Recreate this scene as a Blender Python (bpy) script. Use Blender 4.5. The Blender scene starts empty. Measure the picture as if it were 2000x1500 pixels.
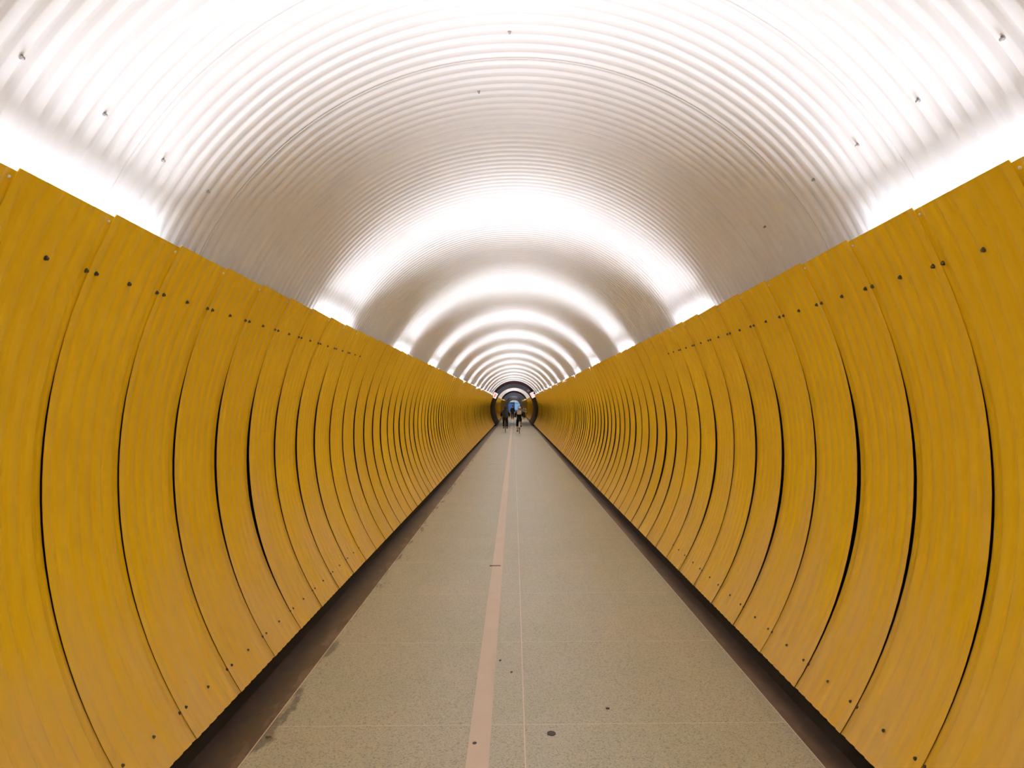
import bpy, bmesh, math, random
import numpy as np
from mathutils import Vector, Matrix
random.seed(7)
SC = bpy.context.scene
COL = SC.collection
PI = math.pi

# ------------------------------------------------------------------ camera, world, exposure
H = 1.838                       # eye height above the floor
CX = -0.008                     # camera stands a touch left of the axis
FPX = 1503.0
VPX, VPY = 1004.0, 790.0
ROLL = math.radians(0.5)
cam_d = bpy.data.cameras.new('camera')
cam = bpy.data.objects.new('camera', cam_d); COL.objects.link(cam)
cam_d.sensor_width = 36.0
cam_d.lens = FPX / 2000 * 36
cam_d.shift_x = (1000 - VPX) / 2000
cam_d.shift_y = (VPY - 750) / 2000
cam_d.clip_start = 0.05; cam_d.clip_end = 600
cam.matrix_world = Matrix.Translation((CX, 0, H)) @ Matrix.Rotation(PI/2, 4, 'X') @ Matrix.Rotation(-ROLL, 4, 'Z')
SC.camera = cam

w = bpy.data.worlds.new('sky'); SC.world = w; w.use_nodes = True
nt = w.node_tree; nt.nodes.clear()
sky = nt.nodes.new('ShaderNodeTexSky'); sky.sky_type = 'NISHITA'; sky.sun_disc = False
sky.sun_elevation = math.radians(28); sky.sun_rotation = math.radians(120)
bg = nt.nodes.new('ShaderNodeBackground'); bg.inputs['Strength'].default_value = 0.22
wo = nt.nodes.new('ShaderNodeOutputWorld')
nt.links.new(sky.outputs[0], bg.inputs[0]); nt.links.new(bg.outputs[0], wo.inputs[0])

SC.view_settings.view_transform = 'Standard'
SC.view_settings.look = 'None'
SC.view_settings.exposure = -0.05
SC.view_settings.gamma = 1.0
SC.view_settings.use_curve_mapping = False
SC.cycles.diffuse_bounces = 7
SC.cycles.max_bounces = 8
SC.cycles.glossy_bounces = 3
SC.cycles.adaptive_threshold = 0.03
LAMP_STRENGTH = 10.0
LAMP_POWER = 51.0             # W, per aimed luminaire
LAMP_SPREAD = 153.0
LAMP_ELEV = 0.12
LAMP_COLOR = (0.92, 0.965, 1.075)

# ------------------------------------------------------------------ helpers
def prop(o, label=None, cat=None, group=None, kind=None):
    if label: o['label'] = label
    if cat: o['category'] = cat
    if group: o['group'] = group
    if kind: o['kind'] = kind
    return o

def link(o, parent=None):
    COL.objects.link(o)
    if parent: o.parent = parent
    return o

def obj(name, mesh, mat=None, parent=None, loc=None, rot=None):
    o = bpy.data.objects.new(name, mesh)
    if mat is not None and not mesh.materials: mesh.materials.append(mat)
    if loc: o.location = loc
    if rot: o.rotation_euler = rot
    return link(o, parent)

def empty(name, loc=(0, 0, 0), rot=None):
    o = bpy.data.objects.new(name, None); o.location = loc; o.empty_display_size = .1
    if rot: o.rotation_euler = rot
    return link(o)

def mk(name, V, F, smooth=True):
    m = bpy.data.meshes.new(name)
    m.from_pydata([tuple(map(float, v)) for v in V], [], [tuple(map(int, f)) for f in F])
    if smooth: m.shade_smooth()
    m.update()
    return m

def grid_mesh(name, P, smooth=True, flip=False):
    """P: (nu, nv, 3) array -> quad grid, fast path"""
    nu, nv, _ = P.shape
    idx = np.arange(nu*nv).reshape(nu, nv)
    a, b, c, d = idx[:-1, :-1], idx[1:, :-1], idx[1:, 1:], idx[:-1, 1:]
    Q = np.stack([a, b, c, d] if not flip else [a, d, c, b], -1).reshape(-1, 4)
    m = bpy.data.meshes.new(name)
    m.vertices.add(nu*nv); m.vertices.foreach_set('co', P.astype(np.float32).ravel())
    n = len(Q)
    m.loops.add(n*4); m.loops.foreach_set('vertex_index', Q.astype(np.int32).ravel())
    m.polygons.add(n)
    m.polygons.foreach_set('loop_start', np.arange(0, n*4, 4, dtype=np.int32))
    m.update(calc_edges=True); m.validate()
    if smooth: m.shade_smooth()
    return m

class MB:
    def __init__(s): s.V = []; s.F = []
    def add(s, V, F):
        o = len(s.V); s.V += [tuple(v) for v in V]; s.F += [tuple(i+o for i in f) for f in F]; return s
    def box(s, c, size, M=None):
        x, y, z = (q/2 for q in size)
        V = [Vector((sx*x, sy*y, sz*z)) for sx in (-1, 1) for sy in (-1, 1) for sz in (-1, 1)]
        V = [(M @ v if M else v) + Vector(c) for v in V]
        return s.add(V, [(0,1,3,2),(4,6,7,5),(0,4,5,1),(2,3,7,6),(0,2,6,4),(1,5,7,3)])
    def tube(s, pts, r, n=10, cap=True):
        pts = [Vector(p) for p in pts]
        R = r if isinstance(r, (list, tuple)) else [r]*len(pts)
        rings = []; up = None
        for i, p in enumerate(pts):
            d = (pts[min(i+1, len(pts)-1)] - pts[max(i-1, 0)]).normalized()
            if up is None: up = d.orthogonal().normalized()
            up = (up - d*up.dot(d)).normalized(); sd = d.cross(up)
            rings.append([p + (up*math.cos(2*PI*k/n) + sd*math.sin(2*PI*k/n))*R[i] for k in range(n)])
        V = [v for rg in rings for v in rg]; F = []
        for i in range(len(pts)-1):
            for k in range(n):
                k2 = (k+1) % n; F.append((i*n+k, i*n+k2, (i+1)*n+k2, (i+1)*n+k))
        if cap: F.append(tuple(range(n-1, -1, -1))); F.append(tuple(range((len(pts)-1)*n, len(pts)*n)))
        return s.add(V, F)
    def ball(s, c, r, nu=16, nv=10, fn=None):
        rx, ry, rz = r if isinstance(r, (list, tuple)) else (r, r, r)
        V = []; F = []
        for j in range(nv+1):
            t = PI*j/nv
            for i in range(nu):
                p = 2*PI*i/nu
                v = Vector((math.sin(t)*math.cos(p), math.sin(t)*math.sin(p), math.cos(t)))
                if fn: v = fn(v)
                V.append(Vector((v.x*rx, v.y*ry, v.z*rz)) + Vector(c))
        for j in range(nv):
            for i in range(nu):
                i2 = (i+1) % nu; F.append((j*nu+i, (j+1)*nu+i, (j+1)*nu+i2, j*nu+i2))
        return s.add(V, F)
    def torus(s, c, R, r, axis='X', nu=32, nv=8):
        V = []; F = []
        for i in range(nu):
            a = 2*PI*i/nu
            for j in range(nv):
                b = 2*PI*j/nv; q = R + r*math.cos(b)
                p = (r*math.sin(b), q*math.cos(a), q*math.sin(a)) if axis == 'X' else (q*math.cos(a), q*math.sin(a), r*math.sin(b))
                V.append(Vector(p) + Vector(c))
        for i in range(nu):
            for j in range(nv):
                i2, j2 = (i+1) % nu, (j+1) % nv
                F.append((i*nv+j, i2*nv+j, i2*nv+j2, i*nv+j2))
        return s.add(V, F)
    def mesh(s, name, smooth=False, xf=None):
        V = [xf @ Vector(v) for v in s.V] if xf else s.V
        m = mk(name, V, s.F, False)
        bm = bmesh.new(); bm.from_mesh(m); bmesh.ops.recalc_face_normals(bm, faces=bm.faces); bm.to_mesh(m); bm.free()
        if smooth:
            m.shade_smooth()
            try: m.set_sharp_from_angle(angle=math.radians(40))
            except Exception: pass
        return m

class NT:
    """tiny node-graph helper for procedural materials"""
    def __init__(s, name, base=(.5,.5,.5), rough=.5, metal=0., spec=.5):
        s.m = bpy.data.materials.new(name); s.m.use_nodes = True
        s.t = s.m.node_tree; s.b = s.t.nodes['Principled BSDF']
        s.b.inputs['Base Color'].default_value = (*base, 1); s.b.inputs['Roughness'].default_value = rough
        s.b.inputs['Metallic'].default_value = metal; s.b.inputs['Specular IOR Level'].default_value = spec
    def n(s, typ, props=None, **ins):
        nd = s.t.nodes.new(typ)
        for k, v in (props or {}).items(): setattr(nd, k, v)
        for k, v in ins.items():
            s.put(nd.inputs[int(k[1:])] if k[0] == '_' and k[1:].isdigit() else nd.inputs[k.replace('_', ' ')], v)
        return nd
    def put(s, sock, v):
        if isinstance(v, bpy.types.NodeSocket): s.t.links.new(v, sock)
        elif isinstance(v, bpy.types.Node): s.t.links.new(v.outputs[0], sock)
        elif isinstance(v, (tuple, list)) and len(v) == 3 and sock.type == 'RGBA': sock.default_value = (*v, 1)
        else: sock.default_value = v
    def math(s, op, a, b=0.0, c=None):
        nd = s.n('ShaderNodeMath', {'operation': op}, _0=a, _1=b)
        if c is not None: s.put(nd.inputs[2], c)
        return nd.outputs[0]
    def mix(s, f, a, b):
        nd = s.t.nodes.new('ShaderNodeMix'); nd.data_type = 'RGBA'
        s.put(nd.inputs[0], f); s.put(nd.inputs[6], a); s.put(nd.inputs[7], b)
        return nd.outputs[2]
    def ramp(s, f, lo, hi):
        nd = s.n('ShaderNodeMapRange', None, _0=f, _1=lo, _2=hi); nd.clamp = True
        return nd.outputs[0]
    def coords(s, scale=(1,1,1), which='Object'):
        c = s.t.nodes.new('ShaderNodeTexCoord'); mp = s.t.nodes.new('ShaderNodeMapping')
        s.t.links.new(c.outputs[which], mp.inputs[0]); mp.inputs['Scale'].default_value = scale
        return mp.outputs[0]
    def pos(s, scale=(1,1,1)):
        g = s.t.nodes.new('ShaderNodeNewGeometry'); mp = s.t.nodes.new('ShaderNodeMapping')
        s.t.links.new(g.outputs['Position'], mp.inputs[0]); mp.inputs['Scale'].default_value = scale
        return mp.outputs[0]
    def noise(s, vec, scale, detail=3., rough=.5):
        return s.n('ShaderNodeTexNoise', None, Vector=vec, Scale=scale, Detail=detail, Roughness=rough).outputs[0]
    def base(s, v): s.put(s.b.inputs['Base Color'], v); return s
    def rough(s, v): s.put(s.b.inputs['Roughness'], v); return s
    def bump(s, h, strength=.3, dist=.01):
        nd = s.n('ShaderNodeBump', None, Strength=strength, Distance=dist, Height=h)
        s.t.links.new(nd.outputs[0], s.b.inputs['Normal']); return s

def plain(name, c, rough=.6, metal=0., var=.12, scale=8., spec=.5):
    g = NT(name, c, rough, metal, spec)
    f = g.noise(g.coords(), scale)
    g.base(g.mix(g.ramp(f, .3, .7), tuple(q*(1-var) for q in c), tuple(min(1, q*(1+var)) for q in c)))
    return g.m

# ------------------------------------------------------------------ materials
def mat_ceiling():
    g = NT('white_painted_sheet', (.8, .76, .73), .6, 0, .25)
    f = g.noise(g.pos((1, .6, 1)), 1.3, 4)
    c = g.mix(g.ramp(f, .35, .7), (.88, .86, .85), (.85, .83, .815))
    f2 = g.noise(g.pos((6, 60, 6)), 1.0, 3)
    c = g.mix(g.math('MULTIPLY', g.ramp(f2, .62, .78), .10), c, (.55, .49, .43))
    g.base(c); return g.m

def mat_yellow():
    g = NT('yellow_painted_sheet', (.55, .3, .03), .36)
    p = g.pos()
    sep = g.n('ShaderNodeSeparateXYZ', None, _0=p)
    z = sep.outputs[2]
    oi = g.t.nodes.new('ShaderNodeObjectInfo')
    rnd = oi.outputs['Random']
    n1 = g.noise(g.pos((1, 1, .8)), 1.6, 2, .6)
    c = g.mix(g.ramp(n1, .3, .7), (.95, .610, .011), (.90, .565, .013))
    c = g.mix(g.math('MULTIPLY', rnd, .35), c, (.86, .52, .012))
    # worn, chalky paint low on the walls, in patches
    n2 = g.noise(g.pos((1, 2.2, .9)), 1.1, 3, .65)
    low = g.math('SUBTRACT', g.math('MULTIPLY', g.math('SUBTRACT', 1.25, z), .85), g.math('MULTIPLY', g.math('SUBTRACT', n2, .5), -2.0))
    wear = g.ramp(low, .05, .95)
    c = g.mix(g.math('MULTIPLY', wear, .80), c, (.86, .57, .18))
    # handling streaks that run round the curve
    n3 = g.noise(g.pos((2, 55, 2)), 1.0, 2, .6)
    c = g.mix(g.math('MULTIPLY', g.ramp(n3, .58, .75), .16), c, (.92, .64, .12))
    n4 = g.noise(g.pos((5, 14, 5)), 2.0, 2, .7)
    c = g.mix(g.math('MULTIPLY', g.ramp(n4, .70, .78), .22), c, (.50, .30, .04))
    g.base(c)
    g.rough(g.math('ADD', .27, g.math('MULTIPLY', n2, .2)))
    return g.m

def mat_floor():
    g = NT('terrazzo_tiles', (.3, .27, .2), .38)
    p = g.pos()
    s = g.n('ShaderNodeSeparateXYZ', None, _0=p); X, Y = s.outputs[0], s.outputs[1]
    v = g.n('ShaderNodeTexVoronoi', None, Vector=p, Scale=130.)
    vc = g.n('ShaderNodeSeparateColor', None, _0=v.outputs['Color']).outputs[0]
    v2 = g.n('ShaderNodeTexVoronoi', None, Vector=p, Scale=150.)
    v2c = g.n('ShaderNodeSeparateColor', None, _0=v2.outputs['Color']).outputs[0]
    big = g.noise(p, .9, 4, .6)
    c = g.mix(g.ramp(big, .35, .65), (.50, .51, .37), (.56, .525, .41))
    c = g.mix(g.math('MULTIPLY', g.ramp(vc, .0, .45), 0.0), c, (.2, .2, .2))
    c = g.mix(g.math('MULTIPLY', g.ramp(g.math('SUBTRACT', 1., vc), .70, .92), .6), c, (.15, .13, .08))
    c = g.mix(g.math('MULTIPLY', g.ramp(v2c, .80, .90), .7), c, (.70, .66, .50))
    # trodden, greyer lane in the middle
    # gum and dirt spots
    v3 = g.n('ShaderNodeTexVoronoi', None, Vector=g.pos((1, 1, 0)), Scale=3.6)
    v3c = g.n('ShaderNodeSeparateColor', None, _0=v3.outputs['Color'])
    rad = g.math('MULTIPLY', g.math('POWER', v3c.outputs[1], 4.0), .018)
    spot = g.math('LESS_THAN', v3.outputs['Distance'], g.math('ADD', rad, .006))
    spot = g.math('MULTIPLY', spot, g.math('GREATER_THAN', v3c.outputs[0], .72))
    c = g.mix(g.math('MULTIPLY', spot, .6), c, (.10, .075, .055))
    # cross joints
    fy = g.math('FRACT', g.math('ADD', g.math('DIVIDE', g.math('SUBTRACT', Y, 4.42), 1.535), 60.5))
    jy = g.math('LESS_THAN', g.math('ABSOLUTE', g.math('SUBTRACT', fy, .5)), .0021)
    c = g.mix(g.math('MULTIPLY', jy, .95), c, (.80, .72, .60))
    # side strips of brown cement
    nj = g.noise(g.pos((9, 2.2, 1)), 1.0, 4, .6)
    n5 = g.noise(g.pos((5, 3, 1)), 2.0, 4, .65)
    strip = g.math('MAXIMUM', g.math('LESS_THAN', X, -1.43), g.math('GREATER_THAN', X, 1.538))
    sc_ = g.mix(g.ramp(n5, .3, .7), (.23, .150, .108), (.13, .082, .060))
    c = g.mix(strip, c, sc_)
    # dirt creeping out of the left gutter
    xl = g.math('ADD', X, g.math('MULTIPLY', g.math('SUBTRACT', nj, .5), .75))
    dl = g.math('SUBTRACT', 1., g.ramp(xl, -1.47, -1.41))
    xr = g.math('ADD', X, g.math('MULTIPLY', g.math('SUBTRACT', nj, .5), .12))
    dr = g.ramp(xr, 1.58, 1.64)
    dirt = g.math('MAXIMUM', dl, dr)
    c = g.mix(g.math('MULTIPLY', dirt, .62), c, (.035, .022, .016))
    for jx in (-1.43, .034, 1.538):
        j = g.math('LESS_THAN', g.math('ABSOLUTE', g.math('SUBTRACT', X, jx)), .0032)
        c = g.mix(g.math('MULTIPLY', j, .95), c, (.86, .74, .62))
    g.base(c)
    g.rough(g.math('ADD', .33, g.math('MULTIPLY', g.noise(g.pos((6, 1.2, 1)), 1.5, 4), .16)))
    g.b.inputs['Specular IOR Level'].default_value = 1.0
    g.b.inputs['Coat Weight'].default_value = 0.0
    g.bump(g.noise(p, 60., 3), .10, .002)
    return g.m

M = {
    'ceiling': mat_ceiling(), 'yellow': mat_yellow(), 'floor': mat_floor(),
    'backing': plain('dark_cavity_lining', (.022, .017, .014), .9),
    'ledge': plain('light_ledge_paint', (.7, .68, .65), .6),
    'bolt': plain('dull_steel', (.16, .14, .12), .42, .7),
    'back': plain('bare_sheet_back', (.55, .56, .57), .5),
    'zinc': plain('dull_zinc', (.42, .40, .38), .45, .6),
    'lit_hole': plain('painted_hole_light', (.9, .88, .85), .4),
    'brown': plain('dark_brown_gloss', (.040, .014, .013), .6, 0, .2, 1.5, .12),
    'mirror_black': plain('polished_black', (.014, .009, .009), .16, 0, .2, 2, .35),
    'stripe': None,
    'grey_metal': plain('brushed_grey_sheet', (.50, .52, .58), .28, .85, .25, 1.2),
    'pale_wall': plain('pale_cement', (.50, .46, .43), .6),
    'black': plain('black_cloth', (.012, .012, .013), .85, 0, .3, 20),
    'char': plain('charcoal_cloth', (.022, .024, .022), .8, 0, .3, 14),
    'trouser': plain('black_trousers', (.008, .008, .01), .85),
    'skin': plain('skin', (.50, .27, .18), .5, 0, .06),
    'shoe': plain('dark_shoe', (.02, .018, .018), .55),
    'rubber': plain('black_rubber', (.015, .015, .015), .6),
    'chrome': plain('bicycle_chrome', (.6, .6, .6), .25, 1.),
    'bike_dark': plain('dark_red_frame_paint', (.09, .012, .02), .3),
    'bike_grey': plain('grey_frame_paint', (.16, .16, .17), .3),
    'white': plain('white_gloss', (.82, .82, .80), .3),
    'pack': plain('beige_canvas', (.50, .44, .36), .8, 0, .15, 30),
    'red': plain('red_print', (.75, .03, .03), .45),
    'redbrown': plain('red_brown_box', (.22, .06, .04), .5),
    'blue': plain('blue_facade_paint', (.08, .15, .42), .4),
    'cyan': plain('pale_blue_glass_panel', (.35, .62, .95), .2),
    'teal': plain('teal_sign_face', (.03, .5, .38), .4),
    'dark_frame': plain('dark_metal_frame', (.03, .035, .045), .4, .4),
    'asphalt': plain('grey_paving', (.30, .29, .29), .8),
    'paper': plain('matte_white', (.85, .84, .80), .7),
    'leaf': plain('dry_leaf', (.32, .15, .07), .7),
}
def mat_stripe():
    g = NT('pink_beige_line_paint', (.6, .43, .32), .45)
    p = g.pos()
    c = g.mix(g.ramp(g.noise(p, 3., 5, .7), .3, .7), (.84, .72, .61), (.78, .66, .55))
    c = g.mix(g.math('MULTIPLY', g.ramp(g.noise(g.pos((6, 40, 1)), 1., 4, .7), .66, .74), .6), c, (.24, .15, .10))
    c = g.mix(g.math('MULTIPLY', g.noise(p, 160., 2), .25), c, (.58, .45, .34))
    g.base(c); return g.m
M['stripe'] = mat_stripe()
def mat_camo():
    g = NT('patterned_cloth', (.3,.3,.25), .8)
    n = g.noise(g.coords(), 9., 3, .6)
    c = g.mix(g.math('GREATER_THAN', n, .5), (.02, .02, .018), (.22, .22, .11))
    c = g.mix(g.math('GREATER_THAN', g.noise(g.coords((1.3, 1, 1)), 7., 2, .5), .54), c, (.72, .72, .66))
    g.base(c); return g.m
M['camo'] = mat_camo()
def mat_tube():
    m = bpy.data.materials.new('fluorescent_tube_glow'); m.use_nodes = True
    b = m.node_tree.nodes['Principled BSDF']
    b.inputs['Base Color'].default_value = (.9, .9, .9, 1)
    b.inputs['Emission Color'].default_value = (*LAMP_COLOR, 1)
    b.inputs['Emission Strength'].default_value = LAMP_STRENGTH
    return m
M['tube'] = mat_tube()
def mat_lit(name, c, e):
    m = bpy.data.materials.new(name); m.use_nodes = True
    b = m.node_tree.nodes['Principled BSDF']
    b.inputs['Base Color'].default_value = (*c, 1); b.inputs['Emission Color'].default_value = (*c, 1)
    b.inputs['Emission Strength'].default_value = e
    return m
M['lit_white'] = mat_lit('backlit_white_sign', (.95, .93, .90), 1.0)
M['lit_red'] = mat_lit('backlit_red_print', (.85, .05, .04), .8)

# ------------------------------------------------------------------ tunnel cross-section (metres, z above the floor)
PZ = np.array([.412, .293, .126, -.175, -.332, -.5165, -.666, -.8465]) * 2
PX = np.array([.8475, .911, .9695, 1.0077, 1.009, .971, .910, .821]) * 2
PC = np.polyfit(PZ, PX, 4)
PD = np.polyder(PC)
ZTOP, ZBOT = .824, -1.693
def prof(z): return np.polyval(PC, z)
def nrm(z):
    d = np.polyval(PD, z); n = np.sqrt(1 + d*d)
    return 1/n, -d/n                       # outward in x, in z
RC, ZC = 2.055, -.030                      # ceiling arc
L = .6443; Y0 = 2.646                      # panel pitch, first seam
RING0, RING1 = 65.8, 82.0
RING2 = RING1 + 50*L + .02; YEND = 180.0; YBACK = -14.0
def arc_z(n, lo=ZBOT, hi=ZTOP):
    zs = np.linspace(lo, hi, 400); xs = prof(zs)
    s = np.concatenate([[0], np.cumsum(np.hypot(np.diff(zs), np.diff(xs)))]); s /= s[-1]
    return np.interp(np.linspace(0, 1, n), s, zs)

# ------------------------------------------------------------------ ceiling
A0 = math.radians(14.0)
RIB = .1071
def coarse_rows(y0, y1):
    return [(y0, 0.)] + [(y0 + .05 + (k + t)*RIB, d*.0155) for k in range(int((y1-y0-.1)/RIB)) for t, d in ((0, 0), (.46, 0), (.60, 1), (.86, 1))] + [(y1, 0.)]
def ceiling_rows(y0, y1):
    rows = []
    tt = [(0.03, 0), (.46, 0), (.50, .12), (.57, .88), (.61, 1), (.84, 1), (.88, .88), (.96, .12)]
    k0 = math.floor((y0 - 3.48)/RIB)
    k = k0
    while 3.48 + k*RIB < y1:
        for t, d in tt:
            y = 3.48 + (k + t - .7)*RIB
            if y0 <= y <= y1: rows.append((y, d*.0155))
        if k % 10 == 0:                     # lapped joint between two sheets
            y = 3.48 + k*RIB - .70*RIB + .20*RIB
            rows += [(y-.0016, 0), (y-.0012, .007), (y+.0012, .007), (y+.0016, -.0015), (y+.004, -.0015), (y+.012, 0)]
        k += 1
    rows.sort(); return rows
rows = [(y, 0.) for y in np.arange(YBACK, .9, 1.0)] + ceiling_rows(1.0, 36.0) + coarse_rows(36.1, RING0)
na = 88
ang = np.linspace(A0, PI - A0, na)
rows = np.array(rows)
Rr = RC + rows[:, 1]
P = np.zeros((len(rows), na, 3))
P[:, :, 0] = Rr[:, None]*np.cos(ang)[None]
P[:, :, 1] = rows[:, 0][:, None]
P[:, :, 2] = H + ZC + Rr[:, None]*np.sin(ang)[None]
ceil = obj('ceiling', grid_mesh('ceiling', P), M['ceiling'])
prop(ceil, 'white corrugated barrel-vaulted ceiling of the tunnel', kind='structure')
def tube_section(name, y0, y1, a0, R, zc, mat, na=48, step=1.0, rib=0.0):
    ys = np.arange(y0, y1 + .001, step); ys[-1] = y1
    if not rib: rw = np.array(coarse_rows(y0, y1)); ys = rw[:, 0]
    a = np.linspace(a0, PI - a0, na)
    P = np.zeros((len(ys), na, 3)); r = R + (rib*(np.arange(len(ys)) % 2) if rib else rw[:, 1])
    P[:, :, 0] = r[:, None]*np.cos(a); P[:, :, 1] = ys[:, None]; P[:, :, 2] = H + zc + r[:, None]*np.sin(a)
    return obj(name, grid_mesh(name, P), mat)
prop(tube_section('ceiling_beyond_ring', RING1, RING2, A0, RC, ZC, M['ceiling']), 'white corrugated ceiling beyond the dark brown ring', kind='structure')
prop(tube_section('ceiling_far', RING2+.5, YEND, A0, RC*.985, ZC, M['grey_metal'], step=1.6, rib=.05), 'shiny grey metal ceiling at the far end of the tunnel', kind='structure')

# bolts in the ceiling, aimed along the rays of the photograph
def pix_dir(px, py):
    u = (px - VPX)/FPX; v = (VPY - py)/FPX
    return u*math.cos(ROLL) + v*math.sin(ROLL), -u*math.sin(ROLL) + v*math.cos(ROLL)
def floor_at(px, py):
    a, b = pix_dir(px, py); d = -H/b
    return CX + a*d, d
def ceil_at(px, py):
    a, b = pix_dir(px, py)
    # (CX+a d)^2 + (b d - ZC)^2 = RC^2
    A = a*a + b*b; B = 2*(CX*a - ZC*b); C = CX*CX + ZC*ZC - RC*RC
    d = (-B + math.sqrt(B*B - 4*A*C))/(2*A)
    return CX + a*d, d, b*d
def bolt_mesh(name, r, h):
    b = MB(); n = 6
    b.tube([(0, 0, 0), (0, 0, h*.25)], r*1.45, 14)
    b.tube([(0, 0, h*.25), (0, 0, h)], r, n)
    b.ball((0, 0, h), (r*.8, r*.8, h*.25), 8, 4)
    return b.mesh(name)
BM = bolt_mesh('bolt', .0075, .011)
CB = bolt_mesh('ceiling_bolt', .0062, .014)
LB = bolt_mesh('lower_bolt', .0062, .008)
for px, py in ((40,110),(203,222),(317,312),(405,373),(1960,73),(1795,195),(1676,282),(1590,350),(1495,442),(935,178),(995,61)):
    x, y, z = ceil_at(px, py)
    o = obj('bolt', CB, M['zinc'], ceil, (x, y, z+H))
    o.rotation_euler = Vector((-x, 0, -(z-ZC))).to_track_quat('Z', 'Y').to_euler()

# ------------------------------------------------------------------ walls behind the panels, ledges
def wall(name, sgn, y0, y1, label):
    zs = np.concatenate([[-H-.02], np.linspace(ZBOT, .40, 20)])
    x = prof(np.clip(zs, ZBOT, None)); nx, nz = nrm(np.clip(zs, ZBOT, None))
    pts = [(x[i] + .09*nx[i], zs[i] + .09*nz[i] if i else zs[i]) for i in range(len(zs))]
    pts[0] = (pts[1][0] - .02, -H)
    pts.append((RC*math.cos(A0) + .001, ZC + RC*math.sin(A0)))
    ys = np.array([y0, y1])
    P = np.zeros((2, len(pts), 3))
    for i, (a, b) in enumerate(pts): P[:, i, 0] = sgn*a; P[:, i, 2] = H + b
    P[:, :, 1] = ys[:, None]
    o = obj(name, grid_mesh(name, P), M['backing'])
    return prop(o, label, kind='structure')
for nm, s in (('left', -1), ('right', 1)):
    wall('wall_' + nm, s, YBACK, RING0, 'dark tunnel wall behind the yellow panels on the %s' % nm)
    wall('wall_%s_beyond_ring' % nm, s, RING1, RING2, 'dark tunnel wall behind the far yellow panels on the %s' % nm)
    wall('wall_%s_far' % nm, s, RING2+.5, YEND, 'dark tunnel wall of the last stretch on the %s' % nm)
    # unseen ledge under the lamps, added to stop light leaking down behind the panels
    zl = .60; xi = float(prof(zl)) + .022; xo = 1.932
    for j, (a, b) in enumerate(((YBACK, RING0), (RING1, RING2), (RING2 + .5, YEND))):
        P = np.zeros((2, 2, 3)); P[0, :, 1] = a; P[1, :, 1] = b
        P[:, 0, 0] = s*xi; P[:, 1, 0] = s*xo; P[:, :, 2] = H + zl
        b_ = MB().box((s*(xi+xo)/2, (a+b)/2, H+zl), (xo-xi, b-a, .006))
        o = obj('trim_%d' % ((1 if s < 0 else 2) + 2*j), b_.mesh('ledge'), M['ledge'])
        prop(o, 'unseen light-blocking ledge behind the panel tops on the %s wall' % nm, kind='structure')

# ------------------------------------------------------------------ floor
fl = MB().box((0, (YBACK+YEND)/2, -.1), (3.96, YEND-YBACK, .2))
prop(obj('floor', fl.mesh('floor'), M['floor']), 'grey-green speckled terrazzo tile floor with brown cement gutters', kind='structure')
def slab(name, pts, z0, z1, mat, label, cat, kind=None):
    n = len(pts)
    V = [(x, y, z0) for x, y in pts] + [(x, y, z1) for x, y in pts]
    b = MB(); b.add(V, [tuple(range(n))[::-1], tuple(range(n, 2*n))] + [(i, (i+1) % n, (i+1) % n + n, i + n) for i in range(n)])
    return prop(obj(name, b.mesh(name), mat), label, cat, kind=kind)
slab('painted_lane_line', [(-.271, YBACK), (-.154, YBACK), (-.154, YEND), (-.271, YEND)], 0, .002, M['stripe'],
     'long pink-beige painted line running down the middle of the floor', 'floor line')

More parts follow.
